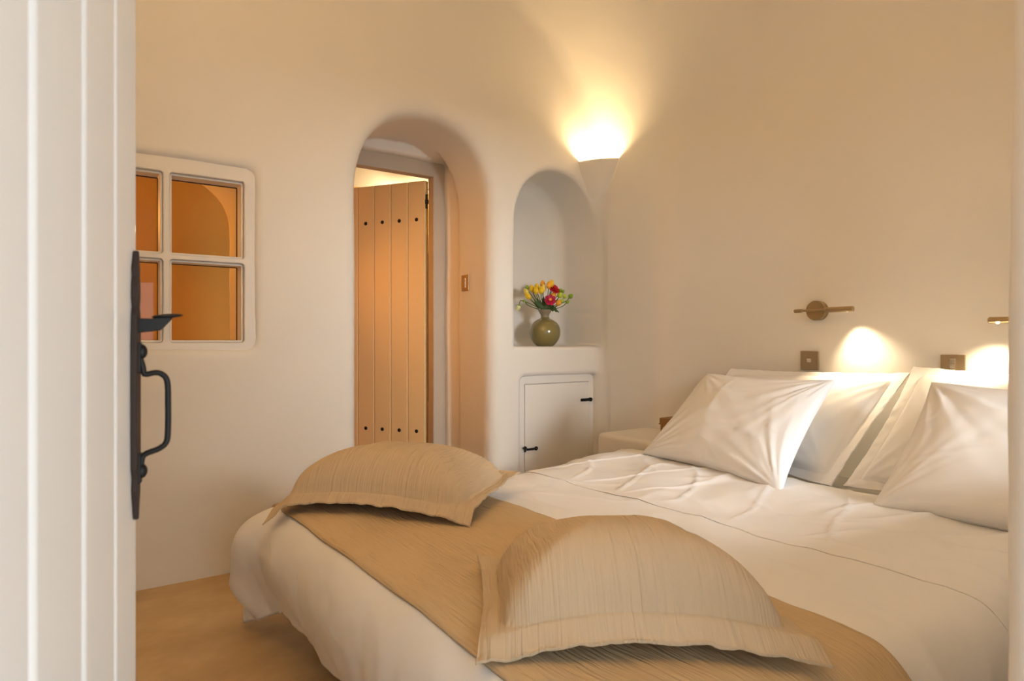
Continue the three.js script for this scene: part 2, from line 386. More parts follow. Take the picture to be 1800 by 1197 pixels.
// ---------------------------------------------------------------- pillows and cushions, spanned by their four corners
function pillow({ BL, BR, TR, TL, front, back, pinch = 0.06, flange = 0, seed: sd = 1, wrinkle = 0.006, bend, N = 96, power = 0.42, soft = 0, ruffle = 0.01 }) {
  const w = BL.distanceTo(BR), d = BL.distanceTo(TL), fu = flange / (w / 2), fv = flange / (d / 2);
  const nrm = BR.clone().sub(BL).cross(TL.clone().sub(BL)).normalize();
  const origin = BL.clone().add(BR).add(TR).add(TL).multiplyScalar(0.25);
  const P = [], U = [], rim = [];
  const at = (u, v, side) => {
    const uu = u * (1 - pinch * (1 - v * v) * u * u), vv = v * (1 - pinch * 1.2 * (1 - u * u) * v * v);
    const s = (uu + 1) / 2, t = (vv + 1) / 2;
    const p = BL.clone().lerp(BR, s).lerp(TL.clone().lerp(TR, s), t);
    const iu = Math.min(1, Math.abs(u) / (1 - fu)), iv = Math.min(1, Math.abs(v) / (1 - fv));
    const body = soft ? Math.pow(Math.max(0, 1 - Math.pow(Math.pow(iu, soft) + Math.pow(iv, soft), 2.2 / soft)), power) : Math.pow(Math.max(0, (1 - Math.pow(iu, 2.1)) * (1 - Math.pow(iv, 2.1))), power);
    let h = body * (side > 0 ? front : back);
    let wr = 0;
    for (const [cu, cv] of [[-1, -1], [1, -1], [1, 1], [-1, 1]]) {
      const du = (u - cu) * w / 2, dv = (v - cv) * d / 2, r = Math.hypot(du, dv), th = Math.atan2(dv * cv, du * cu);
      wr += Math.exp(-r / 0.2) * sstep(0.01, 0.08, r) * noise(th * 7 + sd * 7 + cu * 3, cv * 5, sd + r * 2) * 1.7;
    }
    wr += 0.55 * noise(u * 2.0 + sd * 3, v * 2.0, sd * 1.7) + 0.35 * Math.pow(ridge(noise(u * 1.3 + v * 0.9 + sd, v * 1.2 - u * 0.6, sd * 2.3), 8), 3) * body;
    h += wr * wrinkle * Math.min(1, body * 2.2) * (side > 0 ? 1 : 0.3);
    const fl = flange ? Math.max(sstep(1 - fu * 1.1, 1, Math.abs(u)), sstep(1 - fv * 1.1, 1, Math.abs(v))) : 0;
    const ruf = fl * ruffle * (noise(u * w * 14 + sd, v * d * 14, sd * 4.1) * 1.5 + 0.5 * noise(u * w * 40, v * d * 40, sd));
    h = side * (h + 0.0025) + ruf;
    if (flange) { const seamU = Math.abs(Math.abs(u) - (1 - fu)) * w / 2, seamV = Math.abs(Math.abs(v) - (1 - fv)) * d / 2; const q = Math.min(Math.abs(v) < 1 - fv * 0.9 ? seamU : 9, Math.abs(u) < 1 - fu * 0.9 ? seamV : 9); h -= side * 0.0022 * Math.exp(-q * q / 0.000012); }
    p.addScaledVector(nrm, h);
    if (bend) bend(p, u, v);
    return p.sub(origin);
  };
  // denser lines near the edges
  const line = (n) => { const a = []; for (let i = 0; i <= n; i++) { const t = -1 + 2 * i / n; a.push(Math.sign(t) * (1 - Math.pow(1 - Math.abs(t), 1.35))); } return a; };
  const lu = line(N), lv = line(Math.round(N * d / w)), nu = lu.length, nv = lv.length;
  const I = [], F = [], cnt = nu * nv;
  for (const side of [1, -1]) for (let j = 0; j < nv; j++) for (let i = 0; i < nu; i++) { const p = at(lu[i], lv[j], side); P.push(p.x, p.y, p.z); U.push(lu[i] * w / 2 + sd, lv[j] * d / 2 + sd * 0.3); }
  const q = (a, b, c, e, i, j) => {
    const u = (lu[i] + lu[i + 1]) / 2, v = (lv[j] + lv[j + 1]) / 2, arr = flange && (Math.abs(u) > 1 - fu || Math.abs(v) > 1 - fv) ? F : I;
    arr.push(a, b, e, a, e, c);
  };
  for (let j = 0; j < nv - 1; j++) for (let i = 0; i < nu - 1; i++) {
    const a = j * nu + i; q(a, a + 1, a + nu, a + nu + 1, i, j); q(cnt + a, cnt + a + nu, cnt + a + 1, cnt + a + nu + 1, i, j);
  }
  const E = flange ? F : I, edge = (a, b) => E.push(a, cnt + a, cnt + b, a, cnt + b, b);
  for (let i = 0; i < nu - 1; i++) { edge(i, i + 1); edge((nv - 1) * nu + i + 1, (nv - 1) * nu + i); }
  for (let j = 0; j < nv - 1; j++) { edge((j + 1) * nu, j * nu); edge(j * nu + nu - 1, (j + 1) * nu + nu - 1); }
  const mk = (idx) => {
    const g = new THREE.BufferGeometry();
    g.setAttribute('position', new THREE.Float32BufferAttribute(P, 3)); g.setAttribute('uv', new THREE.Float32BufferAttribute(U, 2)); g.setIndex(idx); return g;
  };
  const all = mk([...I, ...F]); all.computeVertexNormals();
  const out = [I, F].map((idx) => {
    if (!idx.length) return null;
    const g = mk(idx); g.setAttribute('normal', all.attributes.normal.clone());
    return g.toNonIndexed();
  });
  return { body: out[0], flange: out[1], origin };
}
function addPillow(name, label, category, group, mat, opts) {
  const r = pillow(opts);
  const t = thing(name, label, category, r.origin.toArray(), 0, group);
  mesh('cover', r.body, mat, t);
  if (r.flange) mesh('flange', r.flange, mat, t);
  return t;
}
const wp = 'white bed pillows';
addPillow('bed_pillow', 'white pillow behind, leaning on the wall below the single light switch', 'pillow', wp, M.white,
  { BL: V(2.40, 0.53, -2.06), BR: V(2.29, 0.52, -1.235), TR: V(2.80, 0.918, -1.186), TL: V(2.81, 0.905, -2.04), front: 0.075, back: 0.09, seed: 2, pinch: 0.03, flange: 0.045, ruffle: 0.003, wrinkle: 0.007 });
addPillow('bed_pillow', 'white pillow at the right edge, leaning on the wall below the three-button switch', 'pillow', wp, M.white,
  { BL: V(2.335, 0.52, -1.215), BR: V(2.32, 0.52, -0.36), TR: V(2.80, 0.92, -0.28), TL: V(2.80, 0.945, -1.175), front: 0.075, back: 0.09, seed: 3.3, pinch: 0.04, flange: 0.045, ruffle: 0.003, wrinkle: 0.007 });
addPillow('bed_pillow', 'smaller white pillow in front, resting before the wooden box and ledge', 'pillow', wp, M.white,
  { BL: V(2.165, 0.535, -2.04), BR: V(2.06, 0.515, -1.29), TR: V(2.38, 0.90, -1.27), TL: V(2.47, 0.895, -1.915), front: 0.075, back: 0.08, seed: 4.7, pinch: 0.085, wrinkle: 0.010 });
addPillow('bed_pillow', 'creased white pillow in front at right, cut off by the door jamb', 'pillow', wp, M.white,
  { BL: V(2.11, 0.525, -1.005), BR: V(2.085, 0.52, -0.27), TR: V(2.40, 0.88, -0.25), TL: V(2.46, 0.905, -0.975), front: 0.08, back: 0.08, seed: 6.1, pinch: 0.06, wrinkle: 0.0085 });
const bc = 'beige cushions at the foot of the bed';
{
  const X = V(0.62, 0, 0.785), D = V(0.785, 0, -0.62);
  const corner = (c, u, v, dy, X, D) => c.clone().addScaledVector(X, u).addScaledVector(D, v).add(V(0, dy, 0));
  const c1 = V(0.945, 0.572, -1.985), w1 = 0.345, d1 = 0.265;
  addPillow('cushion', 'beige crinkled cushion at the far corner of the bed, near the arched doorway', 'cushion', bc, M.beige,
    { BL: corner(c1, -w1, -d1, -0.03, X, D), BR: corner(c1, w1, -d1, -0.03, X, D), TR: corner(c1, w1, d1, 0.005, X, D), TL: corner(c1, -w1, d1, 0, X, D), front: 0.132, back: 0.065, seed: 8.2, power: 0.64, soft: 9, pinch: 0.05, flange: 0.04, wrinkle: 0.0045, ruffle: 0.005,
      bend: (p, u, v) => { p.y -= 0.05 * sstep(0.75, 1, -u) * sstep(0.2, 1, -v); p.y += 0.02 * (1 - u * u) * (1 - v) / 2 + 0.028 * sstep(0.3, -0.75, v) * (1 - 0.5 * u * u) - 0.03 * sstep(-0.80, -1, v); } });
  addPillow('cushion', 'beige crinkled cushion in the foreground, nearest at the foot of the bed', 'cushion', bc, M.beige,
    { BL: V(0.572, 0.512, -0.915), BR: V(1.02, 0.532, -0.545), TR: V(1.18, 0.555, -0.86), TL: V(0.79, 0.55, -1.255), front: 0.138, back: 0.06, seed: 9.6, power: 0.64, soft: 9, pinch: 0.045, flange: 0.04, wrinkle: 0.004, ruffle: 0.004,
      bend: (p, u, v) => { p.y += 0.03 * (1 - u * u) * (v < 0 ? 1 : 1 - v * v * 0.7) + 0.032 * sstep(0.3, -0.75, v) * (1 - 0.5 * u * u) - 0.034 * sstep(-0.8, -1, v) * (1 - 0.35 * u ** 4); } });
}

// ---------------------------------------------------------------- plastered ledge beside the bed with a wooden box
{
  const t = thing('bedside_ledge', 'low plastered ledge beside the bed head, under the wooden box', 'ledge', [2.672, 0, -2.4425]);
  mesh('block', box(0.404, 0.535, 0.453, 0, 0.2675, 0, 0.025, 5), M.plaster, t);
  const b = thing('wooden_box', 'small carved wooden box on the plastered ledge behind the pillow', 'box', [2.70, 0.535, -2.215]);
  mesh('body', box(0.17, 0.07, 0.24, 0, 0.035, 0, 0.003), M.wood, b);
  const lid = mesh('lid', box(0.178, 0.034, 0.248, 0, 0.089, 0, 0.005), M.wood, b);
  mesh('lid_moulding', box(0.182, 0.006, 0.252, 0, 0.073, 0, 0.002), M.wood, lid);
  for (const s of [-1, 1]) {
    const pts = [[-0.04, 0.014], [0.04, 0.056], [-0.04, 0.056], [0.04, 0.014]];
    const bars = [[0, 1], [2, 3], [0, 2], [1, 3], [0, 3], [2, 1]].map(([i, j]) => {
      const [z0, y0] = pts[i], [z1, y1] = pts[j], L = Math.hypot(z1 - z0, y1 - y0);
      const g = new THREE.BoxGeometry(0.005, 0.006, L); g.rotateX(-Math.atan2(y1 - y0, z1 - z0)); g.translate(-0.086, (y0 + y1) / 2, (z0 + z1) / 2 + s * 0.056); return g;
    });
    mesh('carved_panel', bars, M.inlay, b, 'pale carved cross panel');
  }
}

// ---------------------------------------------------------------- inner window (window_1) with four panes
function frameGeo(x0, x1, y0, y1, holes, depth, r, bevel) {
  const s = new THREE.Shape(); s.moveTo(x0, y0); s.lineTo(x1, y0); s.lineTo(x1, y1); s.lineTo(x0, y1); s.closePath();
  for (const [a, b, c, d] of holes) s.holes.push(rrect(new THREE.Path(), a, b, c, d, r));
  const g = new THREE.ExtrudeGeometry(s, { depth: depth - 2 * bevel, bevelEnabled: true, bevelSize: bevel, bevelThickness: bevel, bevelSegments: 3, bevelOffset: -bevel, curveSegments: 6 });
  g.translate(0, 0, bevel); return g;
}
function rrect(p, a, b, c, d, r) {
  p.moveTo(a + r, c); p.lineTo(b - r, c); p.absarc(b - r, c + r, r, -Math.PI / 2, 0); p.lineTo(b, d - r); p.absarc(b - r, d - r, r, 0, Math.PI / 2);
  p.lineTo(a + r, d); p.absarc(a + r, d - r, r, Math.PI / 2, Math.PI); p.lineTo(a, c + r); p.absarc(a + r, c + r, r, Math.PI, 1.5 * Math.PI); return p;
}
function smallWindow(name, x0, y0, z, mat) {               // outer 0.705 x 0.805
  const t = structure(new THREE.Group()); t.name = name; t.position.set(x0, y0, z); scene.add(t);
  const H = [[0.040, 0.331, 0.027, 0.374], [0.372, 0.663, 0.027, 0.374], [0.040, 0.331, 0.411, 0.752], [0.372, 0.663, 0.411, 0.752]];
  mesh('window_frame', frameGeo(-0.03, 0.735, -0.03, 0.835, H.map(([a, b, c, d]) => [a - 0.008, b + 0.008, c - 0.008, d + 0.008]), 0.03, 0.014, 0.005), mat, t).position.z = -0.03;
  mesh('sash', frameGeo(-0.03, 0.735, -0.03, 0.835, H, 0.085, 0.006, 0.004), mat, t).position.z = -0.113;
  for (const [a, b, c, d] of H) {
    const bead = new THREE.Shape(); rrect(bead, a - 0.005, b + 0.005, c - 0.005, d + 0.005, 0.01); bead.holes.push(rrect(new THREE.Path(), a, b, c, d, 0.006));
    const bg = new THREE.ExtrudeGeometry(bead, { depth: 0.006, bevelEnabled: true, bevelSize: 0.002, bevelThickness: 0.002, bevelSegments: 2, curveSegments: 5 }); bg.translate(0, 0, -0.03);
    mesh('bead', bg, mat, t);
    const gs = new THREE.Shape(); rrect(gs, a - 0.004, b + 0.004, c - 0.004, d + 0.004, 0.004); gs.holes.push(rrect(new THREE.Path(), a + 0.003, b - 0.003, c + 0.003, d - 0.003, 0.003));
    const gg = new THREE.ExtrudeGeometry(gs, { depth: 0.006, bevelEnabled: false, curveSegments: 3 }); gg.translate(0, 0, -0.121);
    mesh('gasket', gg, M.gasket, t);
    const pg = new THREE.PlaneGeometry(b - a + 0.006, d - c + 0.006); pg.translate((a + b) / 2, (c + d) / 2, -0.118);
    mesh('pane', pg, M.glass, t);
  }
  return t;
}
smallWindow('window_1', 0.035, 1.022, -3.135, M.paintOld);

// ---------------------------------------------------------------- planked door standing ajar in the arch (door_2)
function plank(w, h, th, chamfer) {
  const s = new THREE.Shape(), c = chamfer;
  s.moveTo(0, -th); s.lineTo(w, -th); s.lineTo(w, -c);
  s.quadraticCurveTo(w - c * 0.15, -c * 0.15, w - c, 0); s.lineTo(c, 0); s.quadraticCurveTo(c * 0.15, -c * 0.15, 0, -c); s.closePath();
  const g = new THREE.ExtrudeGeometry(s, { depth: h, bevelEnabled: false, curveSegments: 5 });
  g.rotateX(-Math.PI / 2); return g;                       // shape y -> -z ... lies upright, face towards -z
}
{
  const t = structure(new THREE.Group()); t.name = 'door_2'; scene.add(t); t.position.set(1.968, 0, -3.725);
  const fr = new THREE.Shape(); fr.moveTo(-0.79, 0); fr.lineTo(-0.87, 0); fr.lineTo(-0.87, 2.25); fr.lineTo(0.12, 2.25); fr.lineTo(0.12, 0); fr.lineTo(0.008, 0); fr.lineTo(0.008, 2.105); fr.lineTo(-0.79, 2.105); fr.closePath();
  const fg = new THREE.ExtrudeGeometry(fr, { depth: 0.06, bevelEnabled: true, bevelSize: 0.006, bevelThickness: 0.008, bevelSegments: 3 });
  mesh('door_frame', fg, M.frameTaupe, t);
  const ang = 57 * Math.PI / 180, W = 0.131;
  const place = (g, x, y, z) => { g.translate(x, y, z); g.rotateY(-0); return g; };
  const leaf = new THREE.Object3D(); leaf.rotation.y = -ang; leaf.position.set(-0.004, 0, -0.012); leaf.updateMatrix();
  // leaf coordinates: -x along the leaf from the hinge, +z its bedroom face
  for (let k = 0; k < 6; k++) {
    const g = plank(W - 0.0015, 2.08, 0.04, 0.006); g.scale(1, 1, -1);
    const idx = g.index; g.translate(-0.012 - (k + 1) * W, 0.012, 0);
    g.computeVertexNormals(); g.applyMatrix4(leaf.matrix);
    const nn = flip(g);
    mesh('plank', nn, M.doorTint, t);
    for (const y of [0.456, 1.842]) {
      const s = new THREE.SphereGeometry(0.0125, 16, 8, 0, Math.PI * 2, 0, Math.PI / 2); s.scale(1, 0.45, 1); s.rotateX(Math.PI / 2); s.translate(-0.012 - (k + 0.5) * W, y, 0); s.applyMatrix4(leaf.matrix);
      mesh('stud', s, M.iron, t);
    }
  }
  for (const y of [0.22, 1.955]) {
    const h1 = cyl(0.007, 0.007, 0.09, 16); h1.translate(-0.003, y, -0.016);
    mesh('hinge', [h1, box(0.03, 0.028, 0.004, 0.003, y, -0.02, 0.001)], M.iron, t);
  }
}
function flip(g) {                                          // turn triangles round after a mirror
  const n = g.index ? g.toNonIndexed() : g, p = n.attributes.position.array, u = n.attributes.uv?.array;
  for (let i = 0; i < p.length; i += 9) for (let k = 0; k < 3; k++) { const t = p[i + k]; p[i + k] = p[i + 3 + k]; p[i + 3 + k] = t; }
  n.computeVertexNormals(); return n;
}

// ---------------------------------------------------------------- front door standing open beside the camera (door_1)
{
  const t = structure(new THREE.Group()); t.name = 'door_1'; scene.add(t); t.position.set(-0.113, 0, 0.029); t.rotation.y = 1.347;
  const W = 0.1157;
  for (let k = 0; k < 7; k++) {
    const g = plank(W - 0.001, 2.08, 0.04, 0.0075); g.scale(1, 1, -1); g.translate(k * W, 0.012, 0);
    mesh('plank', flip(g), M.paint, t);
  }
  // thumb latch: forged plate, thumb piece, bow handle
  const px = 7 * W - 0.028, y0 = 0.877, y1 = 1.135;
  const latch = new THREE.Group(); latch.name = 'latch'; latch.position.set(px, 0, 0); t.add(latch); latch.userData.label = 'black forged thumb latch with bow handle';
  const L = [[0, 0], [0.004, 0.012], [0.0085, 0.028], [0.0075, 0.04], [0.011, 0.05], [0.0125, 0.075], [0.013, 0.12], [0.0125, 0.17], [0.0105, 0.2], [0.0065, 0.208], [0.0095, 0.218], [0.011, 0.228], [0.0055, 0.238], [0.008, 0.246], [0.003, 0.256], [0, 0.262]];
  const ps = new THREE.Shape(); ps.moveTo(0, 0); for (const [a, b] of L.slice(1)) ps.lineTo(a + 0.001 * Math.sin(b * 300), b); for (const [a, b] of L.slice(1, -1).reverse()) ps.lineTo(-a - 0.001 * Math.cos(b * 260), b); ps.closePath();
  const pg = new THREE.ExtrudeGeometry(ps, { depth: 0.003, bevelEnabled: true, bevelSize: 0.0012, bevelThickness: 0.0012, bevelSegments: 2 }); pg.translate(0, y0 - 0.002, 0.0015);
  mesh('latch_plate', pg, M.rust, latch);
  const hb = tube([V(0, 1.012, 0.0060), V(0, 1.006, 0.0080), V(0, 1.0195 - 0.003, 0.0106), V(0, 1.018, 0.0194), V(0, 1.0165, 0.0255), V(0, 1.009, 0.0304), V(0, 0.985, 0.0312), V(0, 0.960, 0.0310), V(0, 0.948, 0.0295), V(0, 0.942, 0.0229), V(0, 0.938, 0.0123), V(0, 0.934, 0.0085), V(0, 0.922, 0.0070)].map((p, i) => (i === 1 ? V(0, 1.0235, 0.0090) : i === 0 ? V(0, 1.035, 0.0060) : p)), 0.0029, 60, 10);
  const knob = (y) => { const s = new THREE.SphereGeometry(0.0058, 14, 10); s.scale(1, 1.25, 0.9); s.translate(0, y, 0.008); return s; };
  mesh('bow_handle', [hb, knob(1.039), knob(0.921), box(0.012, 0.03, 0.004, 0, 1.033, 0.006, 0.0015), box(0.012, 0.03, 0.004, 0, 0.924, 0.006, 0.0015)], M.iron, latch);
  // thumb piece: wedge bracket with a dished tongue
  const wg = new THREE.Shape(); wg.moveTo(0.003, 1.058); wg.lineTo(0.024, 1.061); wg.lineTo(0.034, 1.072); wg.lineTo(0.03, 1.0745); wg.lineTo(0.018, 1.071); wg.lineTo(0.003, 1.071); wg.closePath();
  const wgg = new THREE.ExtrudeGeometry(wg, { depth: 0.008, bevelEnabled: true, bevelSize: 0.0008, bevelThickness: 0.0008, bevelSegments: 2 }); wgg.rotateY(-Math.PI / 2); wgg.translate(0.004, 0, 0);
  const tg = new THREE.SphereGeometry(0.013, 20, 10); tg.scale(0.8, 0.17, 1.1); tg.rotateX(-0.08); tg.translate(0, 1.0745, 0.0305);
  mesh('thumb_piece', [wgg, tg], M.iron, latch);
}

// ---------------------------------------------------------------- wall cupboard under the niche
{
  const t = thing('wall_cupboard', 'white built-in wall cupboard with black iron fittings under the vase niche', 'cupboard', [2.565, 0, -3.145]);
  const fr = new THREE.Shape(); fr.moveTo(-0.312, 0.02); fr.lineTo(0.305, 0.02); fr.lineTo(0.305, 0.86); fr.lineTo(-0.312, 0.86); fr.closePath();
  const ho = new THREE.Path(); ho.moveTo(-0.262, 0.06); ho.lineTo(0.262, 0.06); ho.lineTo(0.262, 0.788); ho.lineTo(-0.262, 0.788); ho.closePath(); fr.holes.push(ho);
  mesh('frame', new THREE.ExtrudeGeometry(fr, { depth: 0.012, bevelEnabled: true, bevelSize: 0.003, bevelThickness: 0.003, bevelSegments: 2 }), M.cupboard, t);
  const door = mesh('door', box(0.514, 0.716, 0.02, 0, 0.424, 0.008, 0.003), M.cupboard, t);
  const bar = box(0.075, 0.018, 0.006, 0.222, 0.667, 0.023, 0.002), kn = cyl(0.013, 0.013, 0.012, 16); kn.rotateX(Math.PI / 2); kn.translate(0.268, 0.667, 0.022);
  mesh('hinge', [bar, kn], M.iron, door, 'black iron strap hinge');
  const lb = box(0.07, 0.013, 0.006, -0.215, 0.391, 0.024, 0.002), ring = new THREE.TorusGeometry(0.0085, 0.0045, 8, 20); ring.translate(-0.178, 0.392, 0.024);
  const st = box(0.01, 0.035, 0.012, -0.262, 0.395, 0.024, 0.003), pin = box(0.028, 0.012, 0.01, -0.265, 0.402, 0.026, 0.003);
  mesh('latch', [lb, ring, st, pin], M.iron, door, 'black iron drop latch');
}

// ---------------------------------------------------------------- plaster bowl sconces: one in the corner, one unseen
const bowlMat = M.plaster.clone(); bowlMat.side = THREE.DoubleSide;
function sconce(label, x, z, a0, a1, R, H, intensity, flat, sx, color) {      // part of a bowl between the angles a0 and a1 (0 = -x, 90 = +z)
  const y0 = 2.195 - H, t = thing('wall_sconce', label, 'lamp', [x, y0, z]);
  const prof = (s, a) => R * Math.pow(s, 0.55) * lerp(1, 1 / (Math.abs(Math.cos(a)) + Math.abs(Math.sin(a))), flat);
  mesh('shade', gridGeo((u, v) => {                         // outside, then inside
    const a = lerp(a0, a1, u), out = v < 0.5, s = out ? v * 2 : (1 - v) * 2, r = Math.max(0.002, prof(s, a) - (out ? 0 : 0.012));
    return { x: -Math.cos(a) * r * sx, y: s * H, z: Math.sin(a) * r };
  }, 32, 60), bowlMat, t);
  const m = (a0 + a1) / 2, d = R * 0.5, p = [-Math.cos(m) * d * sx, H - 0.05, Math.sin(m) * d];
  const bulb = new THREE.SphereGeometry(0.018, 16, 12); bulb.scale(1, 1.4, 1); bulb.translate(...p);
  mesh('bulb', bulb, M.glow, t, 'glowing bulb inside the bowl');
  const l = new THREE.PointLight(color, intensity); l.position.set(...p); l.shadow.radius = 1.2; t.add(l);
}
sconce('white plaster corner wall sconce casting light upwards above the niche', 2.868, -3.108, 0, Math.PI / 2, 0.215, 0.25, SCONCE_I, 0.55, 0.72, new THREE.Color().setRGB(1, 0.71, 0.37));
sconce('unseen plaster half-bowl sconce on the left-hand wall, placed to light the room warmly', -0.545, -1.0, Math.PI / 2, Math.PI * 1.5, 0.2, 0.25, UNSEEN_SCONCE_I, 0, 1, WARM);  // out of view; lights the bedroom warmly from the left

// ---------------------------------------------------------------- reading lamps, switches
function readingLamp(label, z, dir, tilt, y) {
  const t = thing('reading_lamp', label, 'lamp', [XB, y, z], 0, 'brass reading lamps over the bed');
  const base = cyl(0.045, 0.045, 0.032, 48); base.rotateZ(Math.PI / 2); base.translate(-0.016, 0, 0);
  const rim = new THREE.TorusGeometry(0.0435, 0.0018, 8, 48); rim.rotateY(Math.PI / 2); rim.translate(-0.032, 0, 0);
  mesh('wall_plate', [base, rim], M.brass, t);
  const pin = cyl(0.005, 0.005, 0.05, 16); pin.rotateZ(Math.PI / 2); pin.translate(-0.055, 0, 0);
  const arm = cyl(0.0055, 0.0055, 0.13, 16); arm.rotateX(Math.PI / 2); arm.translate(-0.078, -0.001, dir * 0.012);
  const kn = new THREE.CapsuleGeometry(0.0085, 0.03, 6, 16); kn.rotateX(Math.PI / 2); kn.translate(-0.078, -0.001, -dir * 0.055);
  mesh('arm', [pin, arm, kn], M.brass, t);
  const head = new THREE.LatheGeometry([[0.0, -0.062], [0.009, -0.062], [0.0118, -0.058], [0.0118, 0.058], [0.011, 0.06], [0, 0.06]].map(([a, b]) => new THREE.Vector2(a, b)), 32);
  head.rotateX(Math.PI / 2); head.translate(-0.078, -0.001, dir * 0.135);
  mesh('head', head, M.brass, t);
  const lens = cyl(0.0065, 0.0065, 0.004, 20); lens.rotateZ(tilt); const sink = tilt > 0 ? 0.0125 : 0.0085; lens.translate(-0.078 - Math.sin(tilt) * sink, -0.001 - Math.cos(tilt) * sink, dir * 0.165);
  mesh('lens', lens, M.glow, t, 'glowing lens');
  const sp = new THREE.SpotLight(new THREE.Color().setRGB(1, 0.78, 0.5), READ_I, 0, 0.86, 1);
  sp.position.set(-0.078 - Math.sin(tilt) * 0.02, -0.02, dir * 0.165); sp.target.position.set(-0.075, -0.3, dir * 0.165 + 0.06 * dir); sp.shadow.radius = 0.6;
  t.add(sp); t.add(sp.target);
}
readingLamp('brass reading lamp with swivel head above the single switch', -1.605, 1, -0.5, 1.187);
readingLamp('brass reading lamp partly hidden by the door jamb, its lens glowing', -0.722, -1, 0.9, 1.125);
function switchPlate(label, pos, turn, w, h, rockers) {
  const t = thing('light_switch', label, 'switch', pos, turn);
  mesh('plate', box(w, h, 0.008, 0, 0, 0.004, 0.003, 3), M.plate, t);
  const rh = 0.02;
  for (let k = 0; k < rockers; k++) mesh('rocker', box(0.02, rh - 0.001, 0.006, 0, (k - (rockers - 1) / 2) * -rh, 0.0085, 0.0015), M.steel, t);
}
switchPlate('bronze light switch with one steel button below the first reading lamp', [XB - 0.002, 0.957, -1.648], -Math.PI / 2, 0.088, 0.088, 1);
switchPlate('bronze light switch with three steel buttons between the two rear pillows', [XB - 0.002, 0.950, -1.06], -Math.PI / 2, 0.086, 0.088, 3);
switchPlate('small bronze light switch on the side of the arched doorway', [2.055, 1.404, -3.398], -Math.PI / 2, 0.085, 0.098, 3);

// ---------------------------------------------------------------- vase with flowers
const VX = 2.557, VZ = -3.25, VY0 = 1.013;
{
  const t = thing('vase', 'round olive glazed ceramic vase on the niche shelf', 'vase', [VX, VY0, VZ]);
  const pr = [[0, 0], [0.052, 0], [0.056, 0.004], [0.075, 0.022], [0.094, 0.054], [0.1, 0.09], [0.094, 0.124], [0.078, 0.15], [0.055, 0.168], [0.034, 0.178], [0.0265, 0.186]].map(([a, b]) => new THREE.Vector2(a, b));
  const c = new THREE.SplineCurve(pr.slice(2)).getPoints(50);
  mesh('body', new THREE.LatheGeometry([pr[0], pr[1], ...c], 64), M.olive, t);
  const nk = [[0.0265, 0.184], [0.026, 0.194], [0.029, 0.204], [0.037, 0.218], [0.0435, 0.232], [0.042, 0.2335], [0.035, 0.218], [0.026, 0.204], [0.023, 0.192]].map(([a, b]) => new THREE.Vector2(a, b));
  mesh('neck', new THREE.LatheGeometry(new THREE.SplineCurve(nk).getPoints(40), 48), M.oliveRim, t, 'unglazed brown neck');
}
const RIGHT = V(0.8164, 0, 0.5772), AWAY = V(0.5772, 0, -0.8164);
const PXM = 4.13 / 1131;
const flowerAt = (px, py, depth) => V(VX, VY0, VZ).addScaledVector(RIGHT, (px - 958) * PXM).addScaledVector(AWAY, depth).add(V(0, (606.5 - py) * PXM, 0));
function bloomGeo(r, h, lobes, open) {                      // closed bud with petals as lobes
  return gridGeo((u, v) => {
    const a = u * Math.PI * 2, s = v, prof = Math.pow(Math.sin(Math.PI * clamp(0.04 + s * 0.92, 0, 1)), 0.7) * (1 - 0.25 * s) + open * s * s;
    const k = 1 + 0.13 * Math.abs(Math.cos(a * lobes / 2)) * (0.3 + s) - 0.06;
    return { x: Math.cos(a) * r * prof * k, y: h * (s - 0.06) + 0.1 * h * s * s * Math.abs(Math.cos(a * lobes / 2)), z: -Math.sin(a) * r * prof * k };
  }, 30, 14);
}
function flower(name, label, category, group, P, dir, make, leafy) {
  const t = thing(name, label, category, [P.x, P.y, P.z], 0, group);
  const mouth = V(VX, VY0 + 0.225, VZ).sub(P), inV = V(VX, VY0 + 0.10, VZ).sub(P);
  const j = V((rnd() - 0.5) * 0.03, 0, (rnd() - 0.5) * 0.03); mouth.add(j); inV.add(j);
  const d = dir.clone().normalize();
  mesh('stem', tube([V(0, 0, 0), d.clone().multiplyScalar(-0.03), mouth.clone().multiplyScalar(0.7).addScaledVector(d, -0.012), mouth, inV], 0.0026, 24, 7), M.stem, t);
  const q = new THREE.Quaternion().setFromUnitVectors(V(0, 1, 0), d);
  for (const [n, g, m] of make()) { g.applyQuaternion(q); mesh(n, g, m, t); }
  if (leafy) {
    const lg = gridGeo((u, v) => {
      const p = mouth.clone().multiplyScalar(1 - v * 0.68).add(V(0, 0.0, 0)), w = 0.014 * Math.sin(Math.PI * Math.min(1, v * 0.93 + 0.07)) * (u - 0.5) * 2;
      return { x: p.x + RIGHT.x * w + AWAY.x * -0.008 + j.x * v * 2, y: p.y - 0.006 + 0.004 * Math.abs(u - 0.5), z: p.z + RIGHT.z * w + AWAY.z * -0.008 };
    }, 6, 14);
    mesh('leaf', thick(lg, 6, 14, 0.0008), M.leaf, t);
  }
}
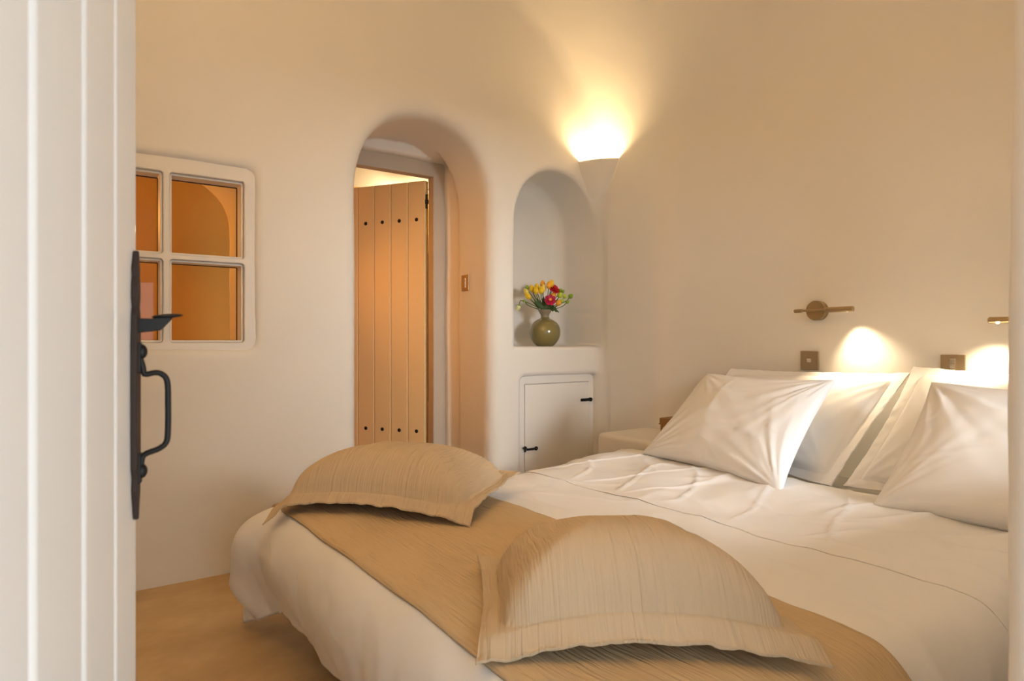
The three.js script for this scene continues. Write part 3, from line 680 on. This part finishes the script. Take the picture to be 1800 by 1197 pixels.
const tulipSpots = [
  [928, 512, 0.01, 'tulipPale', -0.5, 'pale yellow tulip below the small green bud at the upper left of the bouquet'],
  [931.5, 519.5, -0.03, 'tulip', -0.9, 'yellow tulip lowest of the left cluster in the bouquet, lying sideways'],
  [937, 507, -0.01, 'tulip', -0.35, 'tall yellow tulip left of centre in the bouquet, next to the green bud'],
  [943, 511, -0.035, 'tulip', -0.2, 'yellow tulip in front at the middle left of the bouquet'],
  [945, 504, 0.02, 'tulip', -0.15, 'yellow tulip behind the front pair, left of the bouquet centre'],
  [951, 511, -0.04, 'tulip', -0.05, 'yellow tulip just left of the large red bloom'],
  [954, 499, 0.01, 'tulipDeep', 0, 'golden tulip topmost at the centre of the bouquet'],
  [955, 507, -0.02, 'tulipPale', 0.05, 'pale peach-yellow tulip under the topmost golden one'],
  [963.5, 502, -0.045, 'tulipDeep', 0.1, 'golden tulip overlapping the upper red bloom on its left'],
  [968, 499, -0.03, 'tulip', 0.15, 'yellow tulip at the top of the red bloom, upper right of the bouquet'],
  [969, 518, -0.02, 'tulipDeep', 0.7, 'orange tulip between the two red blooms'],
  [978, 531, -0.03, 'tulipDeep', 0.8, 'orange tulip lowest on the right, under the green buds'],
];
tulipSpots.forEach(([px, py, dp, mat, lean, label], i) => flower('tulip', label, 'flower', 'yellow tulips in the vase', flowerAt(px, py + 4, dp),
  V(0, 1, 0).addScaledVector(RIGHT, lean).addScaledVector(AWAY, -0.1), () => [['bloom', bloomGeo(0.0195, 0.046, 6, 0), M[mat]]], i !== 10));
flower('drooping_flower', 'cream drooping flower hanging out at the far left of the vase', 'flower', undefined, flowerAt(913, 534, -0.02), V(0, -1, 0).addScaledVector(RIGHT, -0.5),
  () => [['bloom', bloomGeo(0.0165, 0.04, 5, 0.1), M.cream], ['sepal', (() => { const s = new THREE.SphereGeometry(0.012, 12, 6, 0, Math.PI * 2, 0, Math.PI / 2); s.scale(1, 0.6, 1); s.rotateX(Math.PI); s.translate(0, 0.006, 0); return s; })(), M.bud]], false);
function ranunculus(r, m, cm) {
  const pet = [];
  for (let ring = 0; ring < 4; ring++) for (let k = 0; k < 7; k++) {
    const a = k / 7 * Math.PI * 2 + ring * 0.45, rr = r * (1 - ring * 0.2), tilt = 0.25 + ring * 0.28;
    const g = new THREE.SphereGeometry(rr * 0.5, 10, 8); g.scale(1, 0.16, 0.9); g.translate(rr * 0.55, 0, 0); g.rotateZ(tilt); g.rotateY(a); g.translate(0, ring * r * 0.1, 0); pet.push(g);
  }
  const c = new THREE.SphereGeometry(r * 0.3, 14, 10); c.scale(1, 0.7, 1); c.translate(0, r * 0.45, 0);
  return [['petals', merge(pet), m], ['centre', c, cm]];
}
flower('ranunculus', 'large red flower upright at the upper right of the bouquet', 'flower', 'red flowers in the vase', flowerAt(971.5, 508, -0.01), V(0, 0.9, 0).addScaledVector(RIGHT, 0.55).addScaledVector(AWAY, -0.6), () => ranunculus(0.048, M.red, M.red), true);
flower('ranunculus', 'crimson flower with a yellow centre facing out at the front of the bouquet', 'flower', 'red flowers in the vase', flowerAt(966, 527, -0.055), V(0, 0.35, 0).addScaledVector(RIGHT, 0.05).addScaledVector(AWAY, -1), () => ranunculus(0.038, M.magenta, M.tulipDeep), false);
const budSpots = [
  [928, 503.5, 0, 0.011, 'bud', -0.4, 'green bud standing highest on the left of the bouquet'],
  [923, 527.5, -0.02, 0.009, 'bud', -0.9, 'small dark green bud beside the drooping cream flower'],
  [983.5, 509, 0, 0.012, 'bud', 0.6, 'green bud highest in the cluster on the right'],
  [988, 511, -0.015, 0.011, 'bud', 0.7, 'green bud second from the top of the right cluster'],
  [981, 518.5, -0.04, 0.0185, 'budPale', 0.6, 'large pale green bud at the left of the right cluster'],
  [990, 520, -0.03, 0.014, 'budPale', 0.8, 'light green bud in the middle of the right cluster'],
  [1000, 519, -0.01, 0.0155, 'bud', 1, 'green bud farthest right in the bouquet'],
  [984.5, 528, -0.035, 0.013, 'budPale', 0.9, 'light green bud low in the right cluster beside the orange tulip'],
  [994.5, 529, -0.02, 0.0125, 'bud', 1.1, 'green bud lowest at the right end of the bouquet'],
];
for (const [px, py, dp, r, mat, lean, label] of budSpots) flower('green_bud', label, 'flower', 'green buds in the vase', flowerAt(px, py + r / PXM * 0.6, dp), V(0, 1, 0).addScaledVector(RIGHT, lean),
  () => [['bloom', bloomGeo(r * 1.1, r * 2.0, 5, 0), M[mat]]], false);
{
  // serrated dark leaves drooping over the rim at the right
  const spots = [[976, 540, -0.03, 0.9, 'dark jagged leaf spread over the right of the vase rim'], [982, 547, -0.02, 1.2, 'dark curled leaf drooping furthest right of the vase neck'], [944, 540, -0.02, -1, 'small dark leaf at the left of the vase rim']];
  for (const [px, py, dp, s, label] of spots) {
    const tip = flowerAt(px, py, dp), root = V(VX, VY0 + 0.228, VZ), t = thing('leaf_sprig', label, 'leaf', [root.x, root.y, root.z], 0, 'dark leaves in the vase');
    const d = tip.clone().sub(root), n = 22;
    const g = gridGeo((u, v) => {
      const w = (0.004 + 0.014 * Math.sin(Math.PI * v) * (1 + 0.45 * Math.sin(v * 26))) * (u - 0.5) * 2;
      return { x: d.x * v + AWAY.x * w * 0.4, y: d.y * v + 0.02 * Math.sin(Math.PI * v) + w * 0.9, z: d.z * v + AWAY.z * w * 0.4 };
    }, 6, n);
    mesh('blade', thick(g, 6, n, 0.001), M.leaf, t);
  }
}

// ---------------------------------------------------------------- unseen lamps of the adjoining room, placed to light its walls and the passage
function unseenLamp(label, x, y, z, i, color) {
  const t = thing('unseen_room_lamp', label, 'lamp', [x, y, z]);
  const sh = new THREE.LatheGeometry([[0.0, 0.03], [0.05, 0.03], [0.062, 0.02], [0.066, 0.0], [0.06, -0.004]].map(([a, b]) => new THREE.Vector2(a, b)), 32);
  mesh('fitting', sh, M.steel, t);
  const cord = cyl(0.004, 0.004, x > 2 ? XB - x : 2.73 - y, 8);
  if (x > 2) { cord.rotateZ(Math.PI / 2); cord.translate((XB - x) / 2, 0.025, 0); } else cord.translate(0, (2.73 - y) / 2 + 0.02, 0);
  mesh(x > 2 ? 'bracket' : 'cord', cord, M.iron, t);
  const b = new THREE.SphereGeometry(0.045, 20, 12); b.scale(1, 0.5, 1); b.translate(0, -0.01, 0); mesh('bulb', b, M.glow, t);
  const l = new THREE.PointLight(color, i); l.position.set(0, -0.06, 0); l.shadow.radius = 2; t.add(l);
}
unseenLamp('unseen bright bracket lamp in the far corner, lighting the room above the open door', 2.55, 2.42, -5.3, 0.8, new THREE.Color().setRGB(1, 0.78, 0.45));  // out of view; brightens the strip above the door leaf
unseenLamp('unseen amber pendant lamp in the far room, placed to light the window recess', 0.0, 1.78, -3.97, BATH_I, AMBER);  // out of view; lights the window recess and far wall
{
  const t = thing('unseen_spot_lamp', 'unseen amber spot lamp in the far room, placed to light the arch side and open door', 'lamp', [0.3, 0, -4.35]);  // out of view; throws amber light on the arch side and door leaf
  const pole = cyl(0.012, 0.012, 1.66, 12); pole.translate(0, 0.83, 0); const foot = cyl(0.13, 0.14, 0.02, 32); foot.translate(0, 0.01, 0);
  mesh('stand', [pole, foot], M.steel, t);
  const q = new THREE.Quaternion().setFromUnitVectors(V(0, 1, 0), V(1.75, -0.42, 1.02).normalize());
  const can = new THREE.LatheGeometry([[0, -0.1], [0.05, -0.1], [0.055, -0.09], [0.055, 0.06], [0.05, 0.06], [0.05, -0.02], [0, -0.02]].map(([a, b]) => new THREE.Vector2(a, b)), 28);
  can.applyQuaternion(q); can.translate(0, 1.7, 0); mesh('head', can, M.steel, t);
  const lens = cyl(0.045, 0.045, 0.008, 24); lens.translate(0, 0.02, 0); lens.applyQuaternion(q); lens.translate(0, 1.7, 0); mesh('lens', lens, M.glow, t);
  const l = new THREE.SpotLight(AMBER, SPOT_I, 0, 0.5, 0.9), d = V(0, 0.07, 0).applyQuaternion(q);
  l.position.set(d.x, 1.7 + d.y, d.z); l.target.position.set(1.75, 1.28, 1.02); l.shadow.radius = 4; t.add(l); t.add(l.target);
}
{
  const t = thing('hanging_robe', 'dark robe hanging in the far room, glimpsed through the gap at the door hinge', 'robe', [2.84, 0.5, -5.28]);
  mesh('cloth', thick(gridGeo((u, v) => ({ x: -0.05 - 0.05 * Math.abs(Math.sin(u * 12)) * (1.1 - v) - 0.03 * (1 - v), y: 1.35 * v, z: (u - 0.5) * lerp(0.42, 0.22, v * v) }), 40, 20), 40, 20, 0.01), M.darkCloth, t);
  mesh('hook', tube([V(0.03, 1.37, 0), V(-0.05, 1.37, 0), V(-0.075, 1.39, 0), V(-0.08, 1.42, 0)], 0.006, 16, 8), M.steel, t);
}

scene.traverse((o) => {
  if (o.isMesh) { o.castShadow = o.receiveShadow = true; }
  if (o.isLight && o.shadow) o.castShadow = true;
});
renderer.render(scene, camera);
